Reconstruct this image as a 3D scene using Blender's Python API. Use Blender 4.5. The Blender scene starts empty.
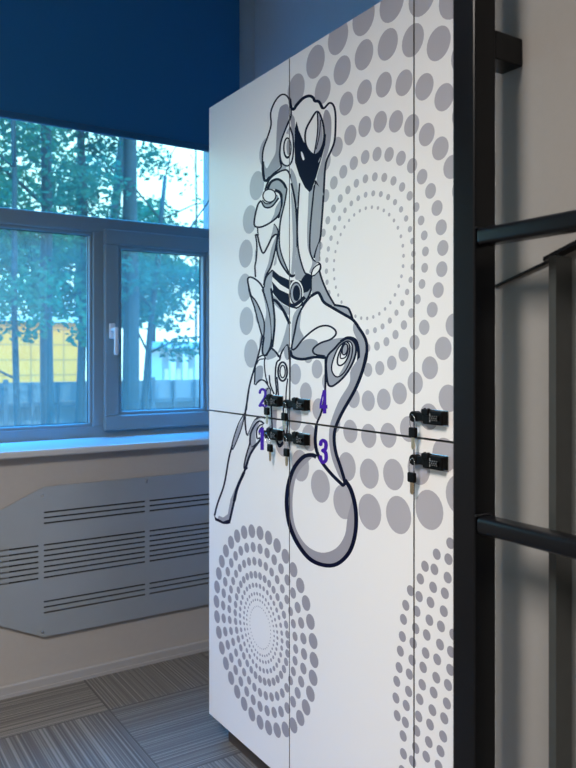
import bpy, bmesh, math, random
import numpy as np
from mathutils import Vector, Matrix
from mathutils.geometry import delaunay_2d_cdt

# ------------------------------------------------------------------ camera, world, lights, exposure
S = bpy.context.scene
COL = S.collection
W, H = 576, 768
F, CX, HY, CZ = 745.0, 288.0, 357.0, 1.2575       # focal length and horizon in pixels, eye height in metres
YAW = math.radians(32.74)
FW = Vector((math.sin(YAW), math.cos(YAW), 0)); RT = Vector((math.cos(YAW), -math.sin(YAW), 0))

cam = bpy.data.cameras.new('camera'); camo = bpy.data.objects.new('camera', cam); COL.objects.link(camo)
camo.location = (0, 0, CZ); camo.rotation_euler = (math.pi/2, 0, -YAW)
cam.sensor_fit = 'AUTO'; cam.sensor_width = 36.0; cam.lens = F/H*36.0; cam.shift_y = -(H/2-HY)/H
cam.clip_start = 0.02; cam.clip_end = 200
cam.dof.use_dof = True; cam.dof.focus_distance = 1.75; cam.dof.aperture_fstop = 5.6
S.camera = camo

S.view_settings.view_transform = 'Standard'; S.view_settings.look = 'None'
S.view_settings.gamma = 1.0; S.view_settings.use_curve_mapping = False
S.view_settings.exposure = 0.23

world = bpy.data.worlds.new('sky'); S.world = world; world.use_nodes = True
wn = world.node_tree; wn.nodes.clear()
tc = wn.nodes.new('ShaderNodeTexCoord'); sx = wn.nodes.new('ShaderNodeSeparateXYZ')
cr = wn.nodes.new('ShaderNodeValToRGB'); bg = wn.nodes.new('ShaderNodeBackground'); wo = wn.nodes.new('ShaderNodeOutputWorld')
wn.links.new(tc.outputs['Generated'], sx.inputs[0]); wn.links.new(sx.outputs['Z'], cr.inputs[0])
wn.links.new(cr.outputs[0], bg.inputs[0]); wn.links.new(bg.outputs[0], wo.inputs[0])
E = cr.color_ramp.elements
E[0].position = 0.0; E[0].color = (0.126, 0.105, 0.085, 1)
E[1].position = 1.0; E[1].color = (0.06, 0.90, 1.75, 1)
e = E.new(0.33); e.color = (0.126, 0.105, 0.085, 1)
e = E.new(0.46); e.color = (0.008, 0.09, 0.165, 1)
e = E.new(0.76); e.color = (0.016, 0.26, 0.55, 1)
bg.inputs[1].default_value = 30.0

def area(name, loc, rot, size, power, colour, spread=180):
    l = bpy.data.lights.new(name, 'AREA'); l.shape = 'RECTANGLE'; l.size, l.size_y = size
    l.energy = power; l.color = colour; l.spread = math.radians(spread)
    o = bpy.data.objects.new(name, l); COL.objects.link(o); o.location = loc; o.rotation_euler = rot
    return o
area('ceiling_lamp', (-1.0, 0.75, 2.86), (0, 0, 0), (1.2, 0.6), 88, (1.0, 0.92, 0.84), 150)
area('ceiling_lamp_rear', (-1.0, -1.0, 2.86), (0, 0, 0), (1.2, 0.6), 45, (1.0, 0.92, 0.84), 132)
sun = bpy.data.lights.new('sun', 'SUN'); sun.energy = 6.0; sun.color = (1.0, 0.95, 0.85); sun.angle = 0.02
so = bpy.data.objects.new('sun', sun); COL.objects.link(so)
so.rotation_euler = Vector((-0.35, 0.75, -0.85)).to_track_quat('-Z', 'Y').to_euler()

# ------------------------------------------------------------------ sight lines: a pixel of the photograph to a point on a real plane
def ray(px, py): return FW + RT*((px-CX)/F) + Vector((0, 0, (HY-py)/F))
def onX(px, py, X):
    d = ray(px, py); t = X/d.x; return (d.y*t, CZ+d.z*t)
def onY(px, py, Y):
    d = ray(px, py); t = Y/d.y; return (d.x*t, CZ+d.z*t)

# ------------------------------------------------------------------ materials
def mat(name, col, rough=0.5, metal=0.0, spec=0.5, noise=0.0, scale=30, bump=0.0, coat=0.0):
    m = bpy.data.materials.new(name); m.use_nodes = True
    nt = m.node_tree; b = nt.nodes['Principled BSDF']
    b.inputs['Base Color'].default_value = (*col, 1); b.inputs['Roughness'].default_value = rough
    b.inputs['Metallic'].default_value = metal; b.inputs['Specular IOR Level'].default_value = spec
    b.inputs['Coat Weight'].default_value = coat
    t = nt.nodes.new('ShaderNodeTexCoord'); n = nt.nodes.new('ShaderNodeTexNoise')
    n.inputs['Scale'].default_value = scale; n.inputs['Detail'].default_value = 4
    nt.links.new(t.outputs['Object'], n.inputs['Vector'])
    if noise:
        mx = nt.nodes.new('ShaderNodeMix'); mx.data_type = 'RGBA'
        mx.inputs[6].default_value = (*[c*(1-noise) for c in col], 1); mx.inputs[7].default_value = (*[min(1, c*(1+noise)) for c in col], 1)
        nt.links.new(n.outputs['Fac'], mx.inputs[0]); nt.links.new(mx.outputs[2], b.inputs['Base Color'])
    if bump:
        bp = nt.nodes.new('ShaderNodeBump'); bp.inputs['Strength'].default_value = bump; bp.inputs['Distance'].default_value = 0.002
        nt.links.new(n.outputs['Fac'], bp.inputs['Height']); nt.links.new(bp.outputs[0], b.inputs['Normal'])
    return m

M = {}
M['plaster'] = mat('plaster', (0.34, 0.325, 0.315), 0.8, noise=0.03, scale=60, bump=0.15)
M['grey_wall'] = mat('grey_wall', (0.21, 0.20, 0.19), 0.75, noise=0.03, scale=80, bump=0.1)
M['blue_lit_wall'] = mat('blue_lit_wall', (0.38, 0.54, 0.68), 0.75, noise=0.03, scale=80, bump=0.1)  # blue window light put into the wall colour
M['steel_sheen'] = mat('black_steel_sheen', (0.035, 0.04, 0.04), 0.25, spec=0.5, noise=0.1)  # black steel lightened, a reflection put into its base colour
M['ceiling'] = mat('ceiling_paint', (0.75, 0.75, 0.74), 0.9, noise=0.02)
M['white'] = mat('locker_white', (0.80, 0.785, 0.77), 0.30, spec=0.38, noise=0.008, scale=8)
M['dot'] = mat('print_grey', (0.30, 0.29, 0.325), 0.30, spec=0.38, noise=0.02, scale=8)
M['dot_glare'] = mat('print_grey_glare', (0.40, 0.385, 0.415), 0.30, spec=0.38, noise=0.02, scale=8)  # same print grey, lightened to carry the glare on the upper dots
M['ink'] = mat('print_navy', (0.002, 0.003, 0.020), 0.55, spec=0.06, noise=0.02, scale=8)
M['edge'] = mat('locker_edge', (0.10, 0.10, 0.11), 0.5, noise=0.03)  # darkened so the shade of the door gaps sits in the colour
M['purple'] = mat('number_purple', (0.05, 0.005, 0.32), 0.5, spec=0.1, noise=0.03)
M['plinth'] = mat('plinth_brown', (0.06, 0.05, 0.045), 0.6, noise=0.1)
M['dark'] = mat('cavity_shade', (0.012, 0.012, 0.014), 0.9, noise=0.1)  # near-black colour standing for the shade inside the radiator recess
M['pvc'] = mat('window_frame_blue_shade', (0.16, 0.255, 0.315), 0.35, noise=0.02)  # white frame with its blue backlit shade put into the colour
M['gasket'] = mat('window_gasket', (0.02, 0.025, 0.03), 0.7, noise=0.05)
M['sill'] = mat('sill_laminate', (0.42, 0.44, 0.47), 0.25, noise=0.02)
M['handle'] = mat('handle_white', (0.55, 0.62, 0.68), 0.3, noise=0.02)
M['blind'] = mat('blind_fabric', (0.004, 0.14, 0.36), 0.75, noise=0.06, scale=300, bump=0.1)
M['bar'] = mat('blind_bar', (0.012, 0.11, 0.26), 0.4, noise=0.03)
M['panel'] = mat('panel_metal', (0.32, 0.36, 0.40), 0.38, metal=0.35, noise=0.03, scale=15)
M['screw'] = mat('screw_steel', (0.45, 0.46, 0.48), 0.3, metal=1.0, noise=0.03)
M['skirting'] = mat('skirting_grey', (0.31, 0.31, 0.32), 0.5, noise=0.03)
M['steel'] = mat('black_steel', (0.004, 0.0045, 0.006), 0.28, spec=0.22, noise=0.25, scale=25, bump=0.05)
M['lock'] = mat('lock_black', (0.003, 0.003, 0.0033), 0.5, spec=0.1, noise=0.1)
M['lock_mark'] = mat('lock_marks', (0.28, 0.28, 0.28), 0.5, noise=0.02)
M['chrome'] = mat('lock_chrome', (0.75, 0.75, 0.76), 0.2, metal=1.0, noise=0.02)
M['brass'] = mat('key_brass', (0.55, 0.42, 0.28), 0.3, metal=1.0, noise=0.04)
M['bark'] = mat('bark', (0.022, 0.020, 0.018), 0.9, noise=0.4, scale=12, bump=0.4)
M['fence'] = mat('fence_metal', (0.13, 0.125, 0.125), 0.6, noise=0.05, scale=4)
M['fence_post'] = mat('fence_post_metal', (0.06, 0.06, 0.065), 0.6, noise=0.05)
M['ground'] = mat('ground_soil', (0.08, 0.085, 0.06), 0.95, noise=0.3, scale=3)
M['white_render'] = mat('kiosk_white', (0.62, 0.47, 0.40), 0.7, noise=0.03)
M['roof'] = mat('kiosk_roof', (0.35, 0.36, 0.4), 0.7, noise=0.05)

def leafmat(name, col):
    m = bpy.data.materials.new(name); m.use_nodes = True; nt = m.node_tree; nt.nodes.clear()
    d = nt.nodes.new('ShaderNodeBsdfDiffuse'); t = nt.nodes.new('ShaderNodeBsdfTranslucent'); mx = nt.nodes.new('ShaderNodeMixShader')
    o = nt.nodes.new('ShaderNodeOutputMaterial'); n = nt.nodes.new('ShaderNodeTexNoise'); c = nt.nodes.new('ShaderNodeMix'); c.data_type = 'RGBA'
    tcn = nt.nodes.new('ShaderNodeTexCoord'); n.inputs['Scale'].default_value = 1.5
    nt.links.new(tcn.outputs['Object'], n.inputs['Vector'])
    c.inputs[6].default_value = (*[x*0.6 for x in col], 1); c.inputs[7].default_value = (*[x*1.4 for x in col], 1)
    nt.links.new(n.outputs['Fac'], c.inputs[0]); nt.links.new(c.outputs[2], d.inputs[0]); nt.links.new(c.outputs[2], t.inputs[0])
    mx.inputs[0].default_value = 0.5
    nt.links.new(d.outputs[0], mx.inputs[1]); nt.links.new(t.outputs[0], mx.inputs[2]); nt.links.new(mx.outputs[0], o.inputs[0])
    return m
M['leaf'] = leafmat('leaf_green', (0.05, 0.11, 0.07))
M['leaf_dark'] = leafmat('leaf_dark_green', (0.035, 0.08, 0.05))
M['leaf_light'] = leafmat('leaf_pale_green', (0.06, 0.12, 0.06))

def glassmat(haze=0.045, tint=(0.58, 0.86, 1.0)):
    m = bpy.data.materials.new('tinted_glass'); m.use_nodes = True; nt = m.node_tree; nt.nodes.clear()
    t = nt.nodes.new('ShaderNodeBsdfTransparent'); g = nt.nodes.new('ShaderNodeBsdfGlossy'); mx = nt.nodes.new('ShaderNodeMixShader')
    o = nt.nodes.new('ShaderNodeOutputMaterial')
    t.inputs[0].default_value = (*tint, 1); g.inputs['Roughness'].default_value = 0.03; mx.inputs[0].default_value = 0.05
    d = nt.nodes.new('ShaderNodeBsdfTranslucent'); d.inputs[0].default_value = (0.6, 0.7, 0.75, 1); m2 = nt.nodes.new('ShaderNodeMixShader')
    n = nt.nodes.new('ShaderNodeTexNoise'); n.inputs['Scale'].default_value = 3.0; mr = nt.nodes.new('ShaderNodeMapRange')
    mr.inputs[3].default_value = haze*0.7; mr.inputs[4].default_value = haze*1.3
    nt.links.new(n.outputs['Fac'], mr.inputs[0]); nt.links.new(mr.outputs[0], m2.inputs[0])
    nt.links.new(t.outputs[0], mx.inputs[1]); nt.links.new(g.outputs[0], mx.inputs[2]); nt.links.new(mx.outputs[0], m2.inputs[1])
    nt.links.new(d.outputs[0], m2.inputs[2]); nt.links.new(m2.outputs[0], o.inputs[0])
    return m
M['glass_clear'] = glassmat(0.012, (0.56, 0.88, 1.0))
M['glass'] = glassmat()

def N(nt, kind, *ins, op=None):
    n = nt.nodes.new(kind)
    if op: n.operation = op
    for i, v in enumerate(ins):
        if v is None: continue
        if hasattr(v, 'is_linked') or hasattr(v, 'links'): nt.links.new(v, n.inputs[i])
        else: n.inputs[i].default_value = v
    return n.outputs[0]

def carpetmat():
    m = bpy.data.materials.new('carpet_tiles'); m.use_nodes = True; nt = m.node_tree; b = nt.nodes['Principled BSDF']
    g = nt.nodes.new('ShaderNodeTexCoord'); s = nt.nodes.new('ShaderNodeSeparateXYZ'); nt.links.new(g.outputs['Object'], s.inputs[0])
    mt = lambda op, *a: N(nt, 'ShaderNodeMath', *a, op=op)
    u = mt('DIVIDE', mt('SUBTRACT', s.outputs[0], 0.90), 0.5); v = mt('DIVIDE', mt('SUBTRACT', s.outputs[1], 2.575), 0.5)
    fu, fv = mt('FLOOR', u), mt('FLOOR', v)
    par = mt('FLOORED_MODULO', mt('ADD', fu, fv), 2.0)        # 0: stripes along y, 1: stripes along x
    cu, cv = mt('FRACT', u), mt('FRACT', v)
    across = mt('ADD', mt('MULTIPLY', cu, mt('SUBTRACT', 1.0, par)), mt('MULTIPLY', cv, par))
    along = mt('ADD', mt('MULTIPLY', cv, mt('SUBTRACT', 1.0, par)), mt('MULTIPLY', cu, par))
    cell = mt('ADD', mt('MULTIPLY', fu, 7.3), mt('MULTIPLY', fv, 3.1))
    cmb = nt.nodes.new('ShaderNodeCombineXYZ')
    nt.links.new(mt('MULTIPLY', across, 85.0), cmb.inputs[0]); nt.links.new(mt('MULTIPLY', along, 0.12), cmb.inputs[1]); nt.links.new(cell, cmb.inputs[2])
    n = nt.nodes.new('ShaderNodeTexNoise'); n.inputs['Scale'].default_value = 1.0; n.inputs['Detail'].default_value = 0.0
    nt.links.new(cmb.outputs[0], n.inputs['Vector'])
    n2 = nt.nodes.new('ShaderNodeTexNoise'); n2.inputs['Scale'].default_value = 350; nt.links.new(g.outputs['Object'], n2.inputs['Vector'])
    f = mt('ADD', mt('MULTIPLY', n.outputs['Fac'], 0.8), mt('MULTIPLY', n2.outputs['Fac'], 0.2))
    r = nt.nodes.new('ShaderNodeValToRGB'); nt.links.new(f, r.inputs[0])
    el = r.color_ramp.elements; el[0].position = 0.34; el[0].color = (0.085, 0.08, 0.079, 1); el[1].position = 0.66; el[1].color = (0.20, 0.19, 0.18, 1)
    e2 = el.new(0.5); e2.color = (0.12, 0.114, 0.11, 1)
    eu = mt('MINIMUM', cu, mt('SUBTRACT', 1.0, cu)); ev = mt('MINIMUM', cv, mt('SUBTRACT', 1.0, cv))
    seam = mt('GREATER_THAN', mt('MINIMUM', eu, ev), 0.006)
    mx = nt.nodes.new('ShaderNodeMix'); mx.data_type = 'RGBA'; mx.inputs[6].default_value = (0.075, 0.072, 0.07, 1)
    nt.links.new(seam, mx.inputs[0]); nt.links.new(r.outputs[0], mx.inputs[7]); nt.links.new(mx.outputs[2], b.inputs['Base Color'])
    b.inputs['Roughness'].default_value = 0.95; b.inputs['Specular IOR Level'].default_value = 0.2
    bp = nt.nodes.new('ShaderNodeBump'); bp.inputs['Strength'].default_value = 0.35; bp.inputs['Distance'].default_value = 0.003
    nt.links.new(f, bp.inputs['Height']); nt.links.new(bp.outputs[0], b.inputs['Normal'])
    return m
M['carpet'] = carpetmat()

def gridmat():
    m = bpy.data.materials.new('yellow_tiles'); m.use_nodes = True; nt = m.node_tree; b = nt.nodes['Principled BSDF']
    g = nt.nodes.new('ShaderNodeTexCoord'); br = nt.nodes.new('ShaderNodeTexBrick')
    mp = nt.nodes.new('ShaderNodeMapping'); mp.inputs['Rotation'].default_value = (math.pi/2, 0, 0)
    nt.links.new(g.outputs['Object'], mp.inputs['Vector']); nt.links.new(mp.outputs[0], br.inputs['Vector'])
    br.offset = 0; br.inputs['Scale'].default_value = 1.0; br.inputs['Brick Width'].default_value = 0.32; br.inputs['Row Height'].default_value = 0.30
    br.inputs['Mortar Size'].default_value = 0.012
    br.inputs['Color1'].default_value = (0.95, 0.235, 0.002, 1); br.inputs['Color2'].default_value = (0.92, 0.22, 0.002, 1); br.inputs['Mortar'].default_value = (0.42, 0.11, 0.01, 1)
    nt.links.new(br.outputs['Color'], b.inputs['Base Color']); b.inputs['Roughness'].default_value = 0.5
    return m
M['yellow'] = gridmat()

# ------------------------------------------------------------------ object helpers
def link(name, me, mats, parent=None):
    o = bpy.data.objects.new(name, me); COL.objects.link(o)
    for m in (mats if isinstance(mats, (list, tuple)) else [mats]): me.materials.append(m)
    if parent is not None: o.parent = parent
    return o
def build(name, bm, mats, parent=None, smooth=False):
    me = bpy.data.meshes.new(name); bmesh.ops.recalc_face_normals(bm, faces=bm.faces[:]); bm.to_mesh(me); bm.free()
    if smooth:
        for p in me.polygons: p.use_smooth = True
    return link(name, me, mats, parent)
def box(bm, x0, x1, y0, y1, z0, z1, bev=0.0, seg=2):
    r = bmesh.ops.create_cube(bm, size=1.0)
    vs = r['verts']
    for v in vs:
        v.co = Vector(((x0+x1)/2 + v.co.x*(x1-x0), (y0+y1)/2 + v.co.y*(y1-y0), (z0+z1)/2 + v.co.z*(z1-z0)))
    if bev:
        es = list({e for v in vs for e in v.link_edges})
        bmesh.ops.bevel(bm, geom=es, offset=bev, segments=seg, affect='EDGES', profile=0.5)
    return bm
def B(*a, **k): return box(bmesh.new(), *a, **k)
def cyl(bm, p, q, r1, r2=None, n=16):
    p, q = Vector(p), Vector(q); d = q-p; r2 = r1 if r2 is None else r2
    mtx = Matrix.Translation((p+q)/2) @ d.to_track_quat('Z', 'Y').to_matrix().to_4x4()
    bmesh.ops.create_cone(bm, cap_ends=True, segments=n, radius1=r1, radius2=r2, depth=d.length, matrix=mtx)
    return bm
def tube(bm, pts, rads, n=8):
    pts = [Vector(p) for p in pts]; rings = []
    for i, p in enumerate(pts):
        t = (pts[min(i+1, len(pts)-1)]-pts[max(i-1, 0)]).normalized()
        a = t.orthogonal().normalized() if abs(t.z) < 0.9 else Vector((1, 0, 0)).cross(t).normalized()
        b = t.cross(a); r = rads[i] if isinstance(rads, (list, tuple)) else rads
        rings.append([bm.verts.new(p + (a*math.cos(2*math.pi*k/n) + b*math.sin(2*math.pi*k/n))*r) for k in range(n)])
    for a, b in zip(rings, rings[1:]):
        for k in range(n): bm.faces.new((a[k], a[(k+1) % n], b[(k+1) % n], b[k]))
    bm.faces.new(rings[0][::-1]); bm.faces.new(rings[-1]); return bm
def torus(bm, c, axis, R, r, n=24, m=8):
    axis = Vector(axis).normalized(); a = axis.orthogonal().normalized(); b = axis.cross(a); c = Vector(c); g = []
    for i in range(n):
        t = 2*math.pi*i/n; d = a*math.cos(t)+b*math.sin(t)
        g.append([bm.verts.new(c + d*(R+r*math.cos(2*math.pi*j/m)) + axis*r*math.sin(2*math.pi*j/m)) for j in range(m)])
    for i in range(n):
        for j in range(m):
            bm.faces.new((g[i][j], g[(i+1) % n][j], g[(i+1) % n][(j+1) % m], g[i][(j+1) % m]))
    return bm
def tag(o, label=None, cat=None, group=None, kind=None):
    if label: o['label'] = label
    if cat: o['category'] = cat
    if group: o['group'] = group
    if kind: o['kind'] = kind
    return o
def thing(name, loc, label, cat, group=None):
    o = bpy.data.objects.new(name, None); COL.objects.link(o); o.location = loc; o.empty_display_size = 0.1
    return tag(o, label, cat, group)
def part(name, bm, mats, t, smooth=False):
    """a part modelled in world coordinates and hung under its thing (or part)"""
    base = Vector((0, 0, 0)); p = t
    while p is not None: base += p.location; p = p.parent
    bmesh.ops.translate(bm, vec=-base, verts=bm.verts[:])
    return build(name, bm, mats, t, smooth)
def struct(name, bm, mats, parent=None):
    o = build(name, bm, mats, parent); o['kind'] = 'structure'; return o

# ------------------------------------------------------------------ room shell
LX = 1.1125                     # plane of the locker doors
YW, YF = 2.89, 3.17             # inner face of the window wall, inner face of the window frame
XL, XR, YB, ZC = -2.6, 1.68, -1.7, 2.9
WX0 = -1.05                     # left end of the window opening
SILL = 0.91

struct('floor', B(XL, XR, YB, YW+0.4, -0.12, 0), M['carpet'])
struct('ceiling', B(XL-0.2, XR+0.2, YB-0.2, YW+0.42, ZC, ZC+0.2), M['ceiling'])
struct('wall_left', B(XL-0.2, XL, YB-0.2, YW+0.42, -0.12, ZC), M['plaster'])
struct('wall_right', B(XR, XR+0.2, YB-0.2, YW+0.42, -0.12, ZC), M['blue_lit_wall'])
struct('wall_rear', B(XL, XR, YB-0.2, YB, -0.12, ZC), M['plaster'])
nx0 = onY(9.0, 560, YW)[0]; nx1 = 1.56; nz0, nz1 = onY(44, 622, YW)[1], onY(44, 508, YW)[1]       # radiator recess below the sill
b = bmesh.new()
box(b, XL, WX0, YW, YW+0.42, -0.12, ZC)
box(b, WX0, XR, YW, YW+0.42, 2.42, ZC)
box(b, WX0, nx0, YW, YW+0.42, -0.12, SILL-0.03)
box(b, nx1, XR, YW, YW+0.42, -0.12, SILL-0.03)
box(b, nx0, nx1, YW, YW+0.42, -0.12, nz0)
box(b, nx0, nx1, YW, YW+0.42, nz1, SILL-0.03)
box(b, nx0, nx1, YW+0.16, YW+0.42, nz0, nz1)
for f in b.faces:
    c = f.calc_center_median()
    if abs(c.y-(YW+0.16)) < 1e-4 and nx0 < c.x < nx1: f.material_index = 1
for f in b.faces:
    if f.calc_center_median().z > 2.3 and min(v.co.z for v in f.verts) > 2.4: f.material_index = 2  # lintel takes the same colour, with the window's blue light in it
struct('wall_window', b, [M['plaster'], M['dark'], M['blue_lit_wall']])
struct('wall_partition', B(0.971, 1.07, YB, 0.865, 0, ZC), M['grey_wall'])
b = B(XL, XR, YW-0.016, YW, 0, 0.042, bev=0.004); box(b, XL, XR, YW-0.022, YW-0.0005, 0, 0.012)
struct('baseboard_window', b, M['skirting'])

# ------------------------------------------------------------------ window
win = thing('window_1', (0.3, YF, SILL), 'wide window with fixed pane, opening sash and top light above the sill', 'window'); win['kind'] = 'structure'
fy0, fy1 = YF, YF+0.075
b = bmesh.new()
WXR = 1.672
box(b, WX0, WXR, fy0, fy1, SILL-0.03, 0.955)
box(b, WX0, WXR, fy0, fy1, 1.800, 1.866, bev=0.006)
box(b, WX0, WXR, fy0, fy1, 2.36, 2.42)
box(b, WX0, WX0+0.07, fy0, fy1, 0.955, 2.36); box(b, 1.60, WXR, fy0, fy1, 1.866, 2.36); box(b, 1.64, WXR, fy0, fy1, 0.955, 1.80)
box(b, 1.036, 1.092, fy0, fy1, 0.955, 1.80, bev=0.004)
part('window_frame', b, M['pvc'], win)
def ring(bm, x0, x1, z0, z1, y0, y1, w, bev=0.003):
    box(bm, x0, x1, y0, y1, z0, z0+w, bev); box(bm, x0, x1, y0, y1, z1-w, z1, bev)
    box(bm, x0, x0+w, y0, y1, z0+w, z1-w, bev); box(bm, x1-w, x1, y0, y1, z0+w, z1-w, bev)
b = bmesh.new(); ring(b, WX0+0.068, 1.040, 0.952, 1.803, fy0+0.012, fy1-0.02, 0.018, 0.004)
part('glazing_bead', b, M['pvc'], win)
b = bmesh.new(); ring(b, WX0+0.084, 1.025, 0.967, 1.788, fy0+0.03, fy0+0.036, 0.006, 0)
part('gasket', b, M['gasket'], win)
sash = thing('sash', (0, 0, 0), None, None); sash.parent = win
b = bmesh.new(); ring(b, 1.080, 1.640, 0.936, 1.816, fy0-0.022, fy1-0.01, 0.066, 0.006); part('sash_frame', b, M['pvc'], sash)
b = bmesh.new(); ring(b, 1.144, 1.576, 1.000, 1.752, fy0-0.008, fy0+0.03, 0.017, 0.003); part('sash_bead', b, M['pvc'], sash)
b = bmesh.new(); ring(b, 1.159, 1.561, 1.015, 1.737, fy0+0.024, fy0+0.030, 0.005, 0); part('sash_gasket', b, M['gasket'], sash)
part('sash_pane', B(1.150, 1.568, fy0+0.034, fy0+0.040, 1.006, 1.746), M['glass'], sash)
part('pane', B(WX0+0.075, 1.034, fy0+0.038, fy0+0.044, 0.957, 1.798), M['glass'], win)
part('top_pane', B(WX0+0.06, 1.61, fy0+0.030, fy0+0.036, 1.86, 2.365), M['glass_clear'], win)
hx, hz = onY(112.5, 331, fy0-0.03)
b = B(hx-0.014, hx+0.014, fy0-0.034, fy0-0.0215, hz-0.034, hz+0.034, bev=0.006)
cyl(b, (hx, fy0-0.03, hz+0.005), (hx, fy0-0.07, hz+0.005), 0.010)
box(b, hx-0.008, hx+0.010, fy0-0.082, fy0-0.066, hz-0.105, hz+0.016, bev=0.006)
part('window_handle', b, M['handle'], win)
a1 = onY(190, 227, fy0-0.012); a2 = onY(207, 204, fy0-0.012)
part('stay_arm', cyl(bmesh.new(), (a1[0], fy0-0.012, a1[1]-0.004), (a2[0]+0.02, fy0-0.012, a2[1]+0.03), 0.0035, n=8), M['pvc'], win)
b = B(WX0, WXR, YW-0.035, YF+0.01, SILL-0.028, SILL, bev=0.006)
part('window_sill', b, M['sill'], win)

# ------------------------------------------------------------------ roller blind
bl = thing('roller_blind', (0.26, 2.85, ZC), 'dark navy roller blind pulled partway down over the window top', 'blind')
part('blind_fabric', B(WX0-0.1, 1.580, 2.848, 2.8505, 2.15, ZC-0.03), M['blind'], bl)
b = B(WX0-0.1, 1.582, 2.841, 2.857, 2.130, 2.157, bev=0.005); part('bottom_bar', b, M['bar'], bl)
b = cyl(bmesh.new(), (WX0-0.12, 2.845, ZC-0.032), (1.59, 2.845, ZC-0.032), 0.028, n=24); part('roller_tube', b, M['bar'], bl)
b = bmesh.new()
for k in range(24): bmesh.ops.create_icosphere(b, subdivisions=1, radius=0.0042, matrix=Matrix.Translation((1.562, 2.872, 2.20-0.0145*k)))
cyl(b, (1.562, 2.872, 2.21), (1.562, 2.872, 1.866), 0.0012, n=6)
part('bead_chain', b, M['handle'], bl, True)

# ------------------------------------------------------------------ printed doors: flat artwork cut into the door skin
def cr_curve(pts, closed=False, n=6):
    P = [np.array(p, float) for p in pts]; out = []; m = len(P)
    rng = range(m if closed else m-1)
    for i in rng:
        p0 = P[(i-1) % m] if (closed or i > 0) else 2*P[0]-P[1]
        p1, p2 = P[i], P[(i+1) % m]
        p3 = P[(i+2) % m] if (closed or i+2 < m) else 2*P[-1]-P[-2]
        for k in range(n):
            t = k/n
            out.append(0.5*((2*p1)+(-p0+p2)*t+(2*p0-5*p1+4*p2-p3)*t*t+(-p0+3*p1-3*p2+p3)*t**3))
    if not closed: out.append(P[-1])
    return np.array(out)
ART = []                                            # (material index, polygon in door-plane metres), later ones on top
def to_plane(px): return np.array([onX(x, y, LX) for x, y in px])
class Zoom:
    def __init__(s, x, y, k): s.x, s.y, s.k = x, y, k
    def __call__(s, pts): return [(s.x+a/s.k, s.y+b/s.k) for a, b in pts]
def fill(mi, pts, smooth=True):
    c = cr_curve(pts, True, 4) if smooth else np.array(pts, float)
    ART.append((mi, to_plane(c)))
def stroke(pts, w=1.0, closed=False, mi=2, taper=False):
    c = cr_curve(pts, closed, 4); n = len(c)
    if closed: c = np.vstack([c, c[:1]]); n += 1
    t = np.gradient(c, axis=0)
    if closed: t[0] = t[-1] = (c[1]-c[-2])/2
    t /= np.maximum(np.linalg.norm(t, axis=1, keepdims=True), 1e-6); nr = np.stack([-t[:, 1], t[:, 0]], 1)
    ws = np.full(n, w*1.5/2.0)
    if taper: ws = ws*(0.35+0.65*np.sin(np.linspace(0.12, math.pi-0.12, n)))
    l, r = c+nr*ws[:, None], c-nr*ws[:, None]
    for i in range(0, n-1, 3):                      # short overlapping pieces, so that bends never cancel out
        j = min(n-1, i+3)
        ART.append((mi, to_plane(np.vstack([l[i:j+1], r[i:j+1][::-1]]))))
        if j < n-1:
            a = np.linspace(0, 2*math.pi, 8, endpoint=False)
            ART.append((mi, to_plane(c[j]+ws[j]*np.stack([np.cos(a), np.sin(a)], 1))))
def ell(z, cx, cy, rx, ry, tilt=0, n=20):
    a = np.linspace(0, 2*math.pi, n, endpoint=False); t = math.radians(tilt)
    x, y = rx*np.cos(a), ry*np.sin(a)
    return z(list(zip(cx+x*math.cos(t)-y*math.sin(t), cy+x*math.sin(t)+y*math.cos(t))))
def disc(y, z, r, n=22, mi=1):
    a = np.linspace(0, 2*math.pi, n, endpoint=False)
    ART.append((mi, np.stack([y+r*np.cos(a), z+r*np.sin(a)], 1)))

rnd = random.Random(4)
def rosette(cy, cz, rings, phase=0.0, mi=1):
    for R, r in rings:
        for k in range(36):
            t = 2*math.pi*(k/36)+phase
            disc(cy+R*math.sin(t), cz+R*math.cos(t), r, 12 if r < 0.008 else 24, mi)
rosette(1.386, 1.480, [(.131, .0045), (.163, .0072), (.201, .0105), (.253, .0165), (.326, .0245), (.409, .0285), (.498, .0355), (.588, .0425)], 0.02, 4)
rosette(1.882, 0.464, [(.060, .0021), (.079, .0038), (.0965, .0053), (.121, .0075), (.151, .0112), (.190, .0126), (.231, .0150), (.2775, .0203)])
A = Zoom(380, 530, 6.4); Bz = Zoom(380, 648, 6.4)
pts = A([(450, 85), (363, 155), (438, 187), (288, 232), (348, 252), (258, 313), (433, 305), (340, 367), (195, 388), (250, 426), (415, 405), (165, 482), (323, 463), (235, 520), (408, 520), (150, 572), (316, 577), (228, 630), (390, 617), (143, 682), (299, 672), (212, 724), (384, 733), (470, 670)])
pts += Bz([(130, 20), (292, 32), (205, 78), (366, 73), (455, 25), (122, 125), (276, 124), (188, 167), (450, 140), (360, 190), (107, 213), (270, 235), (435, 237), (183, 278), (343, 285), (102, 320), (254, 328), (428, 355), (168, 368), (335, 398), (110, 433), (247, 438), (411, 450), (162, 476), (320, 490), (234, 530), (404, 566), (148, 563), (312, 602), (228, 640), (387, 660), (150, 677), (296, 695), (208, 725), (375, 755)])
zs = onX(396, 700, LX)[1]; low = onX(403, 757, LX)[1]-0.02
for p in pts:
    y, z = onX(p[0], p[1], LX); disc(y, z, 0.0118)
    if 2*zs-z < low: disc(y, 2*zs-z, 0.0118)

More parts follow.
